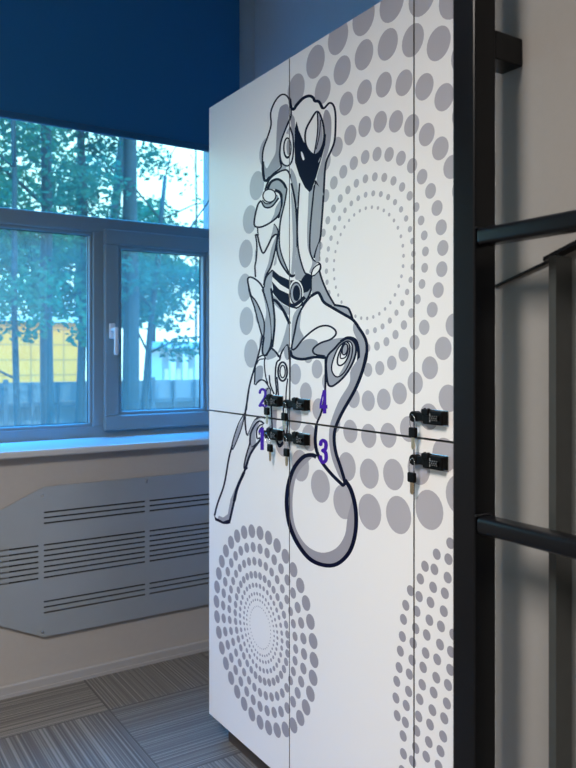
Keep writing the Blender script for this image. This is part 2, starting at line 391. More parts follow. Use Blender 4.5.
# --- the armoured figure drawn across the two left-hand columns
Z1, Z2, Z3, Z4 = Zoom(245, 85, 5.76), Zoom(235, 190, 5.76), Zoom(205, 290, 5.76), Zoom(285, 270, 5.76)
Z5, Z6, ZA, ZB = Zoom(205, 390, 5.49), Zoom(280, 390, 4.04), Zoom(200, 60, 2.845), Zoom(200, 320, 2.845)
# foot disc (see-through: only its rim is shaded)
fd = ZB([(331, 390), (318, 384), (292, 391), (264, 428), (248, 490), (250, 560), (270, 622), (308, 676), (350, 697), (390, 694), (425, 660), (442, 605), (443, 540), (430, 485), (412, 455)])
inner = ZB([(420, 560), (412, 612), (386, 650), (345, 662), (302, 640), (272, 590), (263, 530), (268, 470), (282, 430), (318, 392)])
fill(1, list(cr_curve(fd[:], False, 4)) + list(cr_curve(ZB([(436, 500), (420, 560)])+inner[1:], False, 4)), False)
stroke(fd, 2.7)
# silhouettes in white
W0 = 0
fill(W0, Z2([(185, 5), (255, 0), (510, 0), (505, 120), (492, 290), (488, 400), (490, 470), (440, 520), (430, 600), (330, 690), (210, 690), (200, 560), (215, 460), (240, 420), (240, 250), (150, 215), (112, 170), (130, 90)]), False)
fill(W0, Z1([(115, 600), (140, 545), (180, 510), (225, 490), (260, 470), (300, 500), (450, 640), (452, 691), (80, 691), (100, 640)]), False)
fill(W0, Z2([(130, 212), (115, 255), (122, 380), (116, 440), (118, 500), (75, 508), (80, 560), (100, 620), (110, 691), (215, 691), (215, 460), (245, 330), (245, 240)]), False)
fill(W0, Z3([(255, 0), (265, 40), (300, 170), (330, 265), (300, 400), (262, 520), (245, 610), (238, 691), (488, 691), (490, 0)]), False)
fill(W0, Z5([(240, 0), (232, 60), (220, 120), (180, 190), (150, 290), (130, 380), (105, 520), (70, 620), (52, 690), (60, 715), (130, 735), (140, 700), (160, 610), (175, 540), (215, 450), (250, 350), (300, 280), (330, 215), (380, 180), (400, 0)]), False)
fill(W0, Z4([(155, 145), (190, 130), (225, 182), (280, 215), (390, 285), (430, 340), (460, 390), (472, 440), (465, 520), (440, 570), (420, 691), (230, 691), (240, 505), (170, 502), (100, 515), (45, 500), (25, 460), (25, 140)]), False)
fill(W0, ZB([(357, 100), (355, 200), (345, 260), (330, 300), (328, 350), (340, 395), (370, 435), (408, 472), (412, 460), (403, 425), (385, 370), (382, 320), (400, 270), (440, 200), (462, 150), (472, 100)]), False)
# head
ear = Z1([(262, 115), (250, 75), (228, 55), (200, 62), (170, 100), (148, 160), (150, 230), (130, 300), (108, 360), (100, 420), (105, 500), (115, 555), (165, 510), (207, 474), (203, 440), (200, 390), (210, 320), (235, 250), (264, 180)])
fill(W0, ear)
fill(W0, Z1([(262, 115), (280, 140), (300, 110), (335, 75), (370, 62), (400, 90), (425, 95), (447, 135), (485, 103), (505, 110), (520, 150), (523, 220), (518, 320), (495, 380), (470, 430), (460, 500), (452, 655), (405, 550), (300, 560), (270, 470), (250, 300)]), False)
fill(1, Z1([(215, 118), (240, 110), (252, 130), (252, 185), (235, 250), (208, 330), (200, 400), (205, 462), (165, 505), (125, 540), (110, 500), (108, 450), (125, 480), (150, 440), (175, 390), (180, 320), (185, 220), (198, 140)]))
fill(1, Z1([(262, 170), (285, 190), (287, 250), (280, 330), (268, 260)]))
fill(1, Z1([(460, 147), (480, 150), (497, 200), (495, 300), (480, 380), (462, 440), (454, 560), (450, 640), (412, 550), (440, 440), (462, 340), (462, 280), (450, 200)]))
stroke(ear, 1.1, True)
stroke(Z1([(103, 440), (104, 500), (116, 552), (145, 530)]), 1.8)
stroke(Z1([(256, 72), (264, 122), (278, 141), (300, 112), (335, 76), (370, 63), (393, 74), (402, 92), (426, 96), (446, 134), (462, 128), (485, 104), (506, 112), (519, 150), (522, 220), (516, 320), (495, 380), (470, 435), (460, 500), (455, 590), (451, 655)]), 1.35)
stroke(Z1([(258, 80), (264, 122), (278, 141), (300, 112), (335, 76), (370, 63), (393, 74), (402, 92), (426, 96), (446, 134)]), 2.0)
stroke(Z1([(452, 655), (430, 600), (405, 550)]), 1.0); stroke(Z1([(405, 550), (403, 620), (405, 691)]), 0.8)
eye = Z1([(415, 152), (440, 190), (455, 260), (452, 330), (432, 380), (402, 402), (368, 378), (348, 330), (350, 262), (380, 200)])
# shoulder
fill(1, Z1([(128, 640), (150, 560), (190, 545), (225, 570), (243, 620), (248, 691), (215, 691), (205, 640), (150, 600)])); 
stroke(Z1([(115, 605), (140, 545), (180, 510), (225, 490), (250, 500), (275, 570), (290, 691)]), 1.2)
stroke(Z1([(130, 600), (150, 558), (190, 543), (225, 570), (243, 620), (250, 691)]), 1.7)
fill(1, Z1([(262, 480), (290, 520), (305, 600), (300, 691), (275, 691), (268, 560)]))
fill(1, Z1([(372, 620), (395, 580), (402, 691), (372, 691)]))
pad = Z2([(185, 2), (150, 60), (130, 90), (112, 170), (115, 208), (150, 213), (200, 190), (248, 150), (270, 100), (265, 35), (235, 0)])
fill(W0, pad); fill(1, Z2([(262, 60), (268, 100), (246, 148), (205, 185), (225, 140), (235, 100)])); stroke(pad[1:-1], 1.2)
fill(1, Z2([(150, 62), (172, 97), (212, 92), (248, 45), (238, 30), (205, 72), (170, 70)])); stroke(Z2([(150, 62), (172, 99), (212, 95), (252, 45)]), 1.1); stroke(Z2([(158, 58), (178, 78), (210, 72), (240, 28)]), 0.8)
fill(W0, ell(Z2, 198, 33, 36, 36)); stroke(ell(Z2, 198, 33, 37, 37), 0.9, True)
stroke(Z2([(230, 0), (262, 20), (272, 80), (262, 130), (245, 160)]), 2.0)
# torso lapels
lap = Z2([(300, -10), (285, 80), (262, 180), (255, 290), (265, 360), (290, 430), (318, 486), (345, 488), (350, 460), (358, 340), (356, 200), (346, 80), (330, -10)])
fill(1, Z2([(248, 240), (240, 330), (255, 400), (285, 455), (320, 496), (345, 490), (318, 486), (290, 430), (265, 360), (255, 290)]))
fill(1, Z2([(275, 0), (298, 0), (285, 80), (262, 180), (256, 250), (248, 240), (262, 130), (275, 80)]))
fill(W0, lap); fill(1, Z2([(322, 0), (340, 80), (352, 200), (352, 340), (344, 470), (324, 478), (333, 320), (328, 150)]))
stroke(lap, 1.0); stroke(Z2([(250, 235), (240, 330), (255, 400), (285, 455), (322, 498), (345, 490)]), 1.2)
stroke(Z2([(325, -40), (345, 60), (357, 180), (359, 330)]), 1.4)
fill(1, Z2([(362, 300), (372, 400), (405, 482), (420, 500), (360, 520), (345, 490), (352, 380)]))
fill(1, Z2([(460, -30), (505, 10), (508, 60), (498, 180), (488, 290), (455, 390), (432, 350), (432, 220), (447, 100)]))
lap2 = Z2([(372, -40), (362, 120), (359, 250), (366, 350), (385, 430), (405, 480), (430, 496), (462, 490), (490, 460), (492, 430), (475, 415), (450, 400), (432, 350), (432, 250), (442, 120), (458, -30)])
fill(W0, lap2); fill(1, Z2([(428, -20), (420, 120), (415, 250), (420, 340), (445, 415), (428, 470), (440, 480), (455, 440), (475, 418), (450, 400), (432, 350), (432, 250), (440, 120), (452, -20)]))
stroke(lap2, 1.1)
stroke(Z2([(440, 490), (450, 455), (475, 432), (492, 434), (484, 465), (455, 494)]), 0.9, True)
stroke(Z2([(510, 30), (504, 120), (498, 200), (490, 285), (470, 340), (455, 392)]), 1.3); stroke(Z2([(488, 280), (487, 350), (482, 412)]), 1.0)
fill(1, Z2([(487, 300), (484, 410), (460, 395)]))
# arm
stroke(Z2([(130, 214), (131, 240), (135, 262)]), 0.9); stroke(Z2([(225, 196), (246, 230), (243, 258)]), 1.1)
fill(1, Z2([(225, 200), (243, 232), (240, 255), (205, 285), (215, 240)]))
fa = Z2([(118, 256), (130, 263), (140, 310), (162, 364), (190, 320), (215, 270), (242, 258), (238, 310), (226, 370), (205, 445), (180, 490), (165, 550)])
fill(1, Z2([(240, 262), (236, 320), (224, 380), (200, 455), (165, 545), (168, 490), (192, 420), (208, 340)])); stroke(fa, 1.2)
stroke(Z2([(118, 256), (126, 320), (122, 400), (115, 440), (118, 502)]), 1.1)
fill(1, Z2([(215, 462), (180, 500), (167, 560), (190, 640), (200, 700), (215, 700), (212, 560)])); stroke(Z2([(216, 460), (180, 502), (168, 560), (182, 620)]), 1.0)
fa2 = Z2([(75, 508), (102, 506), (150, 545), (180, 620), (192, 700), (215, 900)])
fill(W0, Z2([(75, 508), (102, 506), (150, 545), (180, 620), (192, 720), (112, 720), (104, 620), (90, 608), (80, 560)])); stroke(Z2([(92, 608), (80, 560), (74, 510), (102, 505), (150, 545), (180, 620), (192, 695)]), 1.2)
stroke(Z2([(90, 606), (104, 622), (110, 660), (116, 700)]), 0.9)
fill(2, Z1([(297, 208), (310, 260), (335, 320), (365, 372), (400, 405), (436, 380), (455, 330), (459, 280), (467, 285), (462, 345), (440, 425), (410, 530), (384, 605), (371, 617), (345, 590), (312, 522), (288, 445), (284, 340), (287, 250)]), False)
fill(W0, Z1([(322, 385), (331, 390), (342, 425), (334, 432), (325, 408)])); fill(1, Z1([(422, 440), (436, 413), (432, 432), (424, 446)]))
fill(W0, eye); fill(1, Z1([(420, 165), (444, 230), (446, 330), (425, 380), (398, 396), (410, 320), (418, 240)]))
stroke(eye, 1.3, True); stroke(Z1([(417, 158), (419, 250), (410, 330), (398, 398)]), 0.9); stroke(Z1([(436, 200), (428, 290), (410, 370)]), 0.6)
fill(W0, ell(Z1, 240, 372, 36, 92)); stroke(Z1([(264, 180), (235, 250), (208, 325), (201, 392), (210, 445), (240, 466), (266, 448), (278, 390), (276, 300), (258, 240)]), 1.1)
fill(2, ell(Z1, 244, 363, 25, 62)); fill(W0, ell(Z1, 245, 361, 17, 50)); fill(1, ell(Z1, 250, 359, 11, 44))
# belt
fill(2, Z2([(216, 458), (255, 492), (314, 520), (314, 575), (262, 545), (215, 500)]), False)
fill(2, Z2([(212, 525), (255, 573), (312, 600), (318, 660), (314, 676), (270, 650), (222, 590)]), False)
fill(1, Z2([(212, 600), (270, 655), (312, 680), (312, 720), (260, 690), (215, 640)]))
fill(2, Z2([(380, 520), (402, 488), (442, 502), (441, 562), (420, 620), (384, 668), (355, 686), (318, 676), (318, 520)]), False)
fill(1, Z2([(440, 560), (420, 622), (395, 655), (388, 600), (420, 585)]))
fill(W0, ell(Z2, 352, 596, 42, 78)); fill(2, ell(Z2, 352, 596, 36, 68)); fill(1, ell(Z2, 352, 596, 30, 58)); fill(2, ell(Z2, 354, 594, 21, 46))
stroke(Z2([(405, 480), (440, 500), (441, 560), (420, 620), (384, 668)]), 1.3)
# left hip and forearm
fill(1, Z3([(330, 0), (362, 80), (378, 160), (385, 250), (375, 330), (346, 376), (330, 350), (341, 270), (343, 190), (352, 120)]))
leafp = Z3([(265, 40), (290, 60), (320, 120), (341, 190), (338, 262), (328, 262), (305, 180), (285, 100)])
fill(1, leafp); stroke(leafp, 1.0, True); stroke(Z3([(252, -10), (264, 40)]), 1.2)
stroke(Z3([(330, -5), (360, 80), (377, 160), (385, 250), (376, 330), (346, 378), (330, 350), (340, 268)]), 1.3)
fill(1, Z3([(340, -10), (378, -10), (395, 100), (400, 200), (388, 300), (378, 160), (362, 80)])); stroke(Z3([(380, -10), (395, 100), (401, 200), (388, 330)]), 1.4)
fill(1, Z3([(478, 175), (486, 200), (485, 320), (450, 345), (420, 362), (440, 310), (462, 240)]))
stroke(Z3([(385, 55), (412, 66), (452, 120), (488, 195)]), 2.0); stroke(Z3([(392, 0), (430, 50), (478, 82), (520, 85), (576, 40)]), 2.4)
stroke(Z3([(380, 332), (412, 362), (425, 385)]), 1.4)
# hand
fill(1, Z3([(292, 450), (332, 440), (330, 512), (292, 535)])); fill(1, Z3([(358, 365), (385, 345), (412, 380), (365, 402), (352, 395)]))
stroke(Z3([(285, 545), (290, 440), (306, 392), (340, 375), (348, 400)]), 1.0); stroke(Z3([(296, 430), (312, 402), (344, 396)]), 0.8)
stroke(Z3([(330, 262), (318, 330), (300, 400), (264, 520), (246, 610), (237, 695)]), 1.2)
stroke(Z3([(290, 548), (315, 520), (345, 525), (375, 570)]), 1.0)
stroke(Z3([(346, 378), (342, 430), (350, 500), (362, 540)]), 0.9); stroke(Z3([(370, 490), (376, 545), (398, 600)]), 1.0)
stroke(Z3([(352, 380), (382, 338), (415, 365), (432, 398), (412, 420), (405, 500), (412, 590), (396, 620)]), 1.1)
fill(1, Z3([(340, 580), (365, 560), (380, 575), (375, 610), (350, 640)])); stroke(Z3([(345, 600), (362, 566), (378, 575), (374, 610)]), 0.7)
stroke(Z3([(432, 398), (440, 362), (465, 326), (478, 320), (482, 400)]), 1.1)
fill(1, Z3([(455, 345), (474, 322), (480, 400), (462, 390)]))
stroke(ell(Z3, 447, 470, 26, 54), 1.3, True); stroke(ell(Z3, 447, 470, 15, 36), 0.9, True)
stroke(Z3([(414, 500), (420, 560), (424, 640)]), 1.0); stroke(Z3([(476, 510), (468, 580), (466, 650)]), 0.9); stroke(Z3([(488, 330), (490, 440), (487, 690)]), 1.0)
# hanging strap between the locks
stroke(Z5([(362, 60), (366, 150), (372, 235)]), 1.2); fill(1, Z5([(368, 110), (392, 110), (392, 235), (374, 235)]), False)
stroke(Z5([(432, 60), (430, 170), (434, 260), (412, 300), (390, 275)]), 1.1); stroke(Z5([(456, 60), (452, 200), (442, 262)]), 0.9); stroke(Z5([(395, 280), (410, 312), (432, 285)]), 1.4)
# standing leg
fill(1, Z5([(216, 150), (185, 195), (150, 290), (152, 325), (185, 250), (207, 185)]))
stroke(Z5([(218, 125), (182, 190), (150, 290), (152, 326), (186, 250), (208, 182), (214, 140)]), 0.8)
legl = Z5([(150, 300), (130, 380), (105, 520), (70, 620), (52, 690)]); stroke(legl, 1.2)
stroke(Z5([(240, 0), (232, 60), (221, 125), (222, 200), (233, 248), (250, 215), (275, 165), (305, 148), (330, 155)]), 1.2)
fill(1, Z5([(224, 200), (234, 244), (250, 212), (275, 165), (325, 155), (290, 165), (268, 190), (250, 235), (238, 250)]))
fill(1, Z5([(250, 240), (275, 195), (300, 172), (290, 200), (276, 240), (280, 290), (258, 312), (247, 290)]))
stroke(Z5([(325, 185), (300, 170), (275, 190), (251, 240), (247, 290), (258, 314), (300, 276), (325, 220)]), 1.2)
stroke(Z5([(320, 190), (300, 195), (284, 225), (286, 265), (302, 262)]), 1.0); stroke(Z5([(318, 200), (302, 215), (298, 245)]), 0.8)
fill(1, Z5([(247, 300), (260, 316), (298, 284), (252, 360), (232, 425), (222, 434), (216, 420), (226, 360)]))
stroke(Z5([(247, 290), (226, 360), (214, 420), (222, 436), (234, 425)]), 1.0)
fill(1, Z5([(75, 690), (100, 700), (125, 682), (140, 600), (168, 535), (208, 465), (180, 535), (158, 612), (140, 700), (130, 718), (100, 722), (70, 708)]), False)
stroke(Z5([(300, 278), (250, 350), (215, 450), (178, 535), (160, 610), (142, 690), (132, 732)]), 1.5); stroke(Z5([(215, 450), (178, 535), (160, 610)]), 2.0)
fill(2, Z5([(50, 688), (62, 702), (100, 722), (128, 712), (136, 714), (131, 736), (100, 736), (56, 716)]), False)
# right hip, thigh and knee
fill(1, Z4([(155, 50), (198, 8), (215, 60), (245, 130), (282, 198), (266, 212), (225, 182), (192, 130), (155, 148)]), False)
stroke(Z4([(198, 5), (215, 60), (245, 130), (285, 200)]), 1.3)
fill(1, Z4([(45, 270), (95, 215), (85, 330), (108, 392), (60, 450), (38, 440)]))
fill(1, Z4([(280, 200), (355, 216), (376, 242), (392, 290), (330, 252), (276, 215)]), False); stroke(Z4([(280, 200), (355, 216), (376, 242), (392, 290)]), 1.5)
fill(1, Z4([(398, 305), (430, 350), (460, 395), (468, 440), (460, 520), (440, 566), (420, 574), (428, 480), (415, 405), (393, 350)]))
fill(1, Z4([(42, 466), (62, 452), (110, 405), (160, 398), (190, 420), (158, 455), (172, 492), (100, 512), (50, 500)]))
fill(1, Z4([(175, 440), (230, 415), (275, 398), (340, 393), (295, 435), (240, 500), (185, 490), (162, 462)]))
stroke(Z4([(155, 145), (110, 200), (75, 270), (55, 360), (38, 452), (62, 450), (100, 402), (150, 356), (200, 326), (250, 322), (288, 345), (292, 372), (262, 400), (215, 416), (180, 436), (160, 462), (175, 486), (230, 496)]), 1.25)
stroke(Z4([(30, 462), (45, 500), (100, 514), (170, 502), (240, 506)]), 1.9)
stroke(Z4([(150, 150), (188, 130), (205, 150), (225, 186), (272, 216), (330, 250), (392, 288), (430, 340), (460, 390), (472, 440), (465, 520), (440, 570), (415, 574)]), 2.0)
kn = Z4([(240, 510), (244, 640), (264, 670), (300, 652), (350, 602), (392, 530), (410, 460), (396, 412), (360, 395), (320, 415), (288, 450)])
fill(1, kn); stroke(kn, 1.4, True)
kn2 = Z4([(274, 592), (270, 545), (300, 460), (335, 420), (368, 410), (388, 440), (380, 510), (342, 588), (302, 616)])
fill(W0, kn2); stroke(kn2, 1.0, True); fill(1, Z4([(370, 440), (384, 450), (376, 510), (342, 582), (310, 606), (345, 540)]))
kn3 = Z4([(303, 540), (305, 500), (328, 442), (350, 414), (370, 430), (370, 480), (347, 530), (320, 550)]); stroke(kn3, 1.1, True)
kn4 = Z4([(318, 505), (330, 455), (350, 425), (362, 440), (360, 475), (345, 505)]); stroke(kn4, 0.9, True)
fill(1, ell(Z4, 346, 455, 12, 28, 12)); stroke(ell(Z4, 345, 457, 15, 32, 12), 1.0, True)
stroke(Z4([(320, 412), (360, 390), (402, 400), (420, 440), (424, 500), (414, 575)]), 1.9)
# right shin
fill(1, ZB([(468, 95), (462, 140), (445, 190), (410, 250), (388, 300), (385, 350), (400, 420), (408, 458), (393, 440), (372, 380), (368, 310), (393, 235), (425, 180), (430, 140)]))
stroke(ZB([(357, 105), (356, 200), (346, 260), (331, 300), (328, 350), (340, 393), (370, 434), (406, 470)]), 1.4)
stroke(ZB([(331, 300), (328, 350), (340, 393), (370, 434), (408, 472)]), 2.2)
stroke(ZB([(474, 95), (462, 145), (440, 200), (402, 268), (383, 318), (385, 370), (402, 425), (412, 462), (405, 472)]), 2.2)

def inside(P, poly):
    x, y = P[:, 0], P[:, 1]; wn_ = np.zeros(len(P), int)
    a = poly; b_ = np.roll(poly, -1, 0)
    for (x0, y0), (x1, y1) in zip(a, b_):
        c = (x1-x0)*(y-y0)-(x-x0)*(y1-y0)
        wn_ += ((y0 <= y) & (y1 > y) & (c > 0)).astype(int); wn_ -= ((y0 > y) & (y1 <= y) & (c < 0)).astype(int)
    return wn_ != 0

def art_mesh(bm, y0, y1, z0, z1, X, art, keep_base=True, mis=None):
    """cuts the flat drawing into triangles on the plane x = X inside the rectangle"""
    vs = [(y0, z0), (y1, z0), (y1, z1), (y0, z1)]; es = [(0, 1), (1, 2), (2, 3), (3, 0)]; used = []
    for mi, p in art:
        if p[:, 0].max() < y0 or p[:, 0].min() > y1 or p[:, 1].max() < z0 or p[:, 1].min() > z1: continue
        used.append((mi, p)); o = len(vs); n = len(p)
        vs += [tuple(q) for q in p]; es += [(o+i, o+(i+1) % n) for i in range(n)]
    V, _, T, *_r = delaunay_2d_cdt([Vector(v) for v in vs], es, [], 0, 1e-6)
    V = np.array([(v.x, v.y) for v in V]); T = np.array([t for t in T if len(t) == 3])
    C = V[T].mean(1); eps = 1e-7
    ok = (C[:, 0] > y0-eps) & (C[:, 0] < y1+eps) & (C[:, 1] > z0-eps) & (C[:, 1] < z1+eps)
    T, C = T[ok], C[ok]; mi_ = np.zeros(len(T), int)
    if not keep_base: mi_[:] = -1
    for mi, p in used:
        bb = (C[:, 0] >= p[:, 0].min()) & (C[:, 0] <= p[:, 0].max()) & (C[:, 1] >= p[:, 1].min()) & (C[:, 1] <= p[:, 1].max())
        idx = np.nonzero(bb)[0]
        if len(idx): mi_[idx[inside(C[idx], p)]] = mi
    bv = {}
    for t, m_ in zip(T, mi_):
        if m_ < 0: continue
        for i in t:
            if i not in bv: bv[i] = bm.verts.new((X, V[i][0], V[i][1]))
        try:
            f = bm.faces.new([bv[i] for i in t]); f.material_index = int(m_)
        except ValueError: pass

# ------------------------------------------------------------------ lockers
DT = 0.018
cols = [(onX(289.5, 400, LX)[0], onX(209.2, 400, LX)[0]), (onX(414, 400, LX)[0], onX(289.5, 400, LX)[0])]
cols.append((2*cols[1][0]-cols[1][1], cols[1][0]))
ZB0, ZG, ZT = 0.080, 1.082, 2.080
lab = ['white two-door locker at the window end, numbered 1 and 2, dotted rosette low down',
       'middle white two-door locker numbered 3 and 4, printed with the drawn foot disc and knee',
       'white two-door locker beside the black steel post, with small scattered dots low down']
def mdoor(y0, y1, z0, z1, parent):
    bm = bmesh.new(); art_mesh(bm, y0, y1, z0, z1, LX, ART)
    q = [bm.verts.new((LX+dx, y, z)) for dx in (0, DT) for y, z in ((y0, z0), (y1, z0), (y1, z1), (y0, z1))]
    for i in range(4):
        f = bm.faces.new((q[i], q[(i+1) % 4], q[4+(i+1) % 4], q[4+i])); f.material_index = 3
    f = bm.faces.new(q[4:]); f.material_index = 3
    for f in bm.faces: f.normal_update()
    me = bpy.data.meshes.new('door'); base = Vector(parent.location)
    bmesh.ops.translate(bm, vec=-base, verts=bm.verts[:])
    for f in bm.faces:
        if f.material_index != 3 and f.normal.x > 0: f.normal_flip()
    bm.to_mesh(me); bm.free()
    return link('door', me, [M['white'], M['dot'], M['ink'], M['edge'], M['dot_glare']], parent)

LOCKS = []
def add_lock(door, yr, zc, reach=0.100):
    """black combination lock: body with dials, latch arm, steel plate; yr is its near end"""
    X = LX
    body = B(X-0.017, X-0.001, yr, yr+0.058, zc-0.0145, zc+0.0145, bev=0.003)
    box(body, X-0.0195, X-0.006, yr+0.038, yr+0.060, zc+0.004, zc+0.0175, bev=0.0025)
    for k in (0.043, 0.054): cyl(body, (X-0.013, yr+k, zc+0.017), (X-0.013, yr+k, zc+0.0192), 0.003, n=10)
    part('lock', body, M['lock'], door)
    part('lock_plate', B(X-0.0025, X-0.0002, yr-0.005, yr+0.061, zc-0.0165, zc+0.0165, bev=0.001), M['chrome'], door)
    b3 = bmesh.new()
    for k in range(4): cyl(b3, (X-0.0178, yr+0.0105+0.0062*k-0.0022, zc), (X-0.0178, yr+0.0105+0.0062*k+0.0022, zc), 0.0050, n=14)
    part('lock_dials', b3, M['lock'], door)
    b4 = bmesh.new()
    for k in range(4):
        for s_ in (-0.0042, 0.0, 0.0042):
            yy = yr+0.0105+0.0062*k
            box(b4, X-0.0231+abs(s_)*0.45, X-0.0215, yy-0.0008, yy+0.0008, zc+s_-0.0011, zc+s_+0.0011)
    box(b4, X-0.0176, X-0.0168, yr+0.0335, yr+0.0355, zc-0.009, zc+0.009)
    part('dial_marks', b4, M['lock_mark'], door)
    b5 = B(X-0.0155, X-0.004, yr+0.052, yr+reach, zc-0.0095, zc+0.0085, bev=0.003)
    cyl(b5, (X-0.0005, yr+reach, zc-0.001), (X-0.0165, yr+reach, zc-0.001), 0.0115, n=18)
    part('latch_arm', b5, M['lock'], door)
    part('lock_collar', torus(bmesh.new(), (X-0.0168, yr+reach, zc-0.001), (1, 0, 0), 0.006, 0.0010, 18, 6), M['lock'], door)

cabs = []
REACH = [0.065, 0.096, 0.088]
GAP = [(0.0022, 0), (0.0022, 0.0016), (0.0016, 0.0022)]
lockpos = [(1.757, 1.133, 1.038), (1.624, 1.130, 1.038), (1.119, 1.130, 1.0365)]
for i, (y0, y1) in enumerate(cols):
    t = thing('locker', ((LX+0.25), (y0+y1)/2, 0), lab[i], 'locker', 'printed two-door lockers')
    pass
    bb = bmesh.new(); xa, xb = LX+DT+0.001, 1.585; th = 0.018
    ya, yb = y0+0.0005, y1-0.0005
    box(bb, xa, xb, ya, ya+th, ZB0, ZT); box(bb, xa, xb, yb-th, yb, ZB0, ZT)
    box(bb, xa, xb, ya+th, yb-th, ZB0, ZB0+th); box(bb, xa, xb, ya+th, yb-th, ZT-th, ZT); box(bb, xa+0.01, xb, ya+th, yb-th, ZG-th/2, ZG+th/2)
    box(bb, xb-0.006, xb, ya+th, yb-th, ZB0+th, ZT-th)
    part('body', bb, M['edge'], t)
    part('plinth', B(LX+0.045, xb-0.03, ya+0.001, yb-(0.05 if i == 0 else 0.001), 0, ZB0), M['plinth'], t)
    gl = 0.0 if i == 0 else 0.0016
    up = mdoor(y0+GAP[i][0], y1-GAP[i][1], ZG+0.0024, ZT, t)
    lo = mdoor(y0+GAP[i][0], y1-GAP[i][1], ZB0, ZG-0.0024, t)
    add_lock(up, lockpos[i][0], lockpos[i][1], REACH[i]); add_lock(lo, lockpos[i][0], lockpos[i][2], REACH[i])
    cabs.append((t, up, lo))

# purple numbers on the doors
def digit(door, px_polys, holes=()):
    art = [(0, to_plane(np.array(p, float))) for p in px_polys] + [(-1, to_plane(np.array(p, float))) for p in holes]
    al = np.vstack([a[1] for a in art]); bm = bmesh.new()
    art_mesh(bm, al[:, 0].min()-0.001, al[:, 0].max()+0.001, al[:, 1].min()-0.001, al[:, 1].max()+0.001, LX-0.0004, art, False)
    o = part('number_sticker', bm, M['purple'], door)
    return o
def spoly(pts, w):
    c = cr_curve(pts, False, 5); t = np.gradient(c, axis=0); t /= np.linalg.norm(t, axis=1, keepdims=True)
    nr = np.stack([-t[:, 1], t[:, 0]], 1); w = np.array(w) if hasattr(w, '__len__') else w
    out = []
    for i in range(len(c)-1):
        out.append(np.vstack([c[i:i+2]+nr[i:i+2]*w/2, (c[i:i+2]-nr[i:i+2]*w/2)[::-1]]))
        a = np.linspace(0, 2*math.pi, 10, endpoint=False); out.append(c[i+1]+w/2*np.stack([np.cos(a), np.sin(a)], 1))
    return out
q = lambda pts, x, y, w, h: [(x+a*w, y+b_*h) for a, b_ in pts]
digit(cabs[1][1], [q([(.42, 0), (.86, 0), (.86, .63), (1, .63), (1, .79), (.86, .79), (.86, 1), (.42, 1), (.42, .79), (0, .79), (0, .62)], 319.6, 390, 8.0, 23.5)],
      [q([(.46, .24), (.46, .63), (.26, .63)], 319.6, 390, 8.0, 23.5)])
digit(cabs[1][2], spoly(q([(.16, .24), (.22, .10), (.48, .05), (.76, .13), (.80, .28), (.70, .42), (.42, .47)], 319.4, 439.4, 8.4, 23.6), 3.7) + spoly(q([(.42, .47), (.74, .56), (.82, .74), (.74, .90), (.46, .96), (.22, .90), (.14, .74)], 319.4, 439.4, 8.4, 23.6), 3.7))
digit(cabs[0][1], spoly(q([(.12, .26), (.20, .10), (.42, .04), (.64, .12), (.70, .28), (.58, .52), (.30, .76), (.12, .93)], 258.6, 388.5, 10, 18.5), 2.5) + spoly(q([(.12, .94), (.4, .90), (.62, .96), (.86, .88)], 258.6, 388.5, 10, 18.5), 2.6))
digit(cabs[0][2], [q([(.35, 0), (.85, 0), (.85, 1), (.30, 1), (.30, .2), (0, .26), (0, .14)], 258.6, 427.5, 6.4, 22.5)])

# keys, each hanging from the latch end of its lock
key_src = None
kinfo = [((266.8, 411), 0, 1, 'small key with black head hanging from the lock by number 2'),
         ((270.0, 447.8), 0, 2, 'small key with black head hanging from the lock by number 1'),
         ((284.2, 416.5), 1, 1, 'small key with black head hanging from the lock left of number 4'),
         ((286.5, 452.3), 1, 2, 'small key with black head hanging from the lock left of number 3'),
         ((413.0, 432.2), 2, 1, 'small black-headed key hanging from the upper lock beside the steel post'),
         ((411.8, 477.2), 2, 2, 'small black-headed key hanging from the lower lock beside the steel post')]
def make_key(loc, label):
    t = thing('key', loc, label, 'key', 'keys hanging from the locker locks')
    c = Vector(loc)
    hb = B(c.x-0.0045, c.x+0.0045, c.y-0.0115, c.y+0.0115, c.z-0.0115, c.z+0.0105, bev=0.0035, seg=3); part('key_head', hb, M['lock'], t)
    kb = B(c.x-0.001, c.x+0.001, c.y-0.0045, c.y+0.0045, c.z-0.034, c.z-0.0105)
    for k in range(4): box(kb, c.x-0.0009, c.x+0.0009, c.y-0.0060, c.y-0.0040, c.z-0.031+0.005*k, c.z-0.0285+0.005*k)
    box(kb, c.x-0.001, c.x+0.001, c.y-0.003, c.y+0.003, c.z-0.037, c.z-0.033)
    part('key_blade', kb, M['brass'], t)
    return t
key0 = None
for (kp, ci, di, kl) in kinfo:
    X = LX-0.016; y, z = onX(kp[0], kp[1], X)
    yr, zl = lockpos[ci][0], lockpos[ci][di]
    if key0 is None:
        key0 = t = make_key((X, y, z), kl)
    else:
        t = key0.copy(); COL.objects.link(t); t.location = (X, y, z); t['label'] = kl
        for ch in key0.children:
            if ch.name.startswith('key_ring'): continue
            c = ch.copy(); c.parent = t; COL.objects.link(c)
    top = Vector((X-0.001, y, z+0.009)); end = Vector((LX-0.0175, yr+REACH[ci], zl-0.001))
    d = end-top; L = d.length; bm = bmesh.new(); mid = (top+end)/2     # an oval wire ring from the head up around the latch knob
    side = Vector((1, 0, 0)).cross(d).normalized(); n = 22; g = []
    rp = [mid + d.normalized()*((L/2+0.004)*math.cos(2*math.pi*k/n)) + side*(0.0085*math.sin(2*math.pi*k/n)) for k in range(n)]
    rp.append(rp[0]); tube(bm, rp, 0.0009, 6)
    part('key_ring', bm, M['chrome'], t, True)

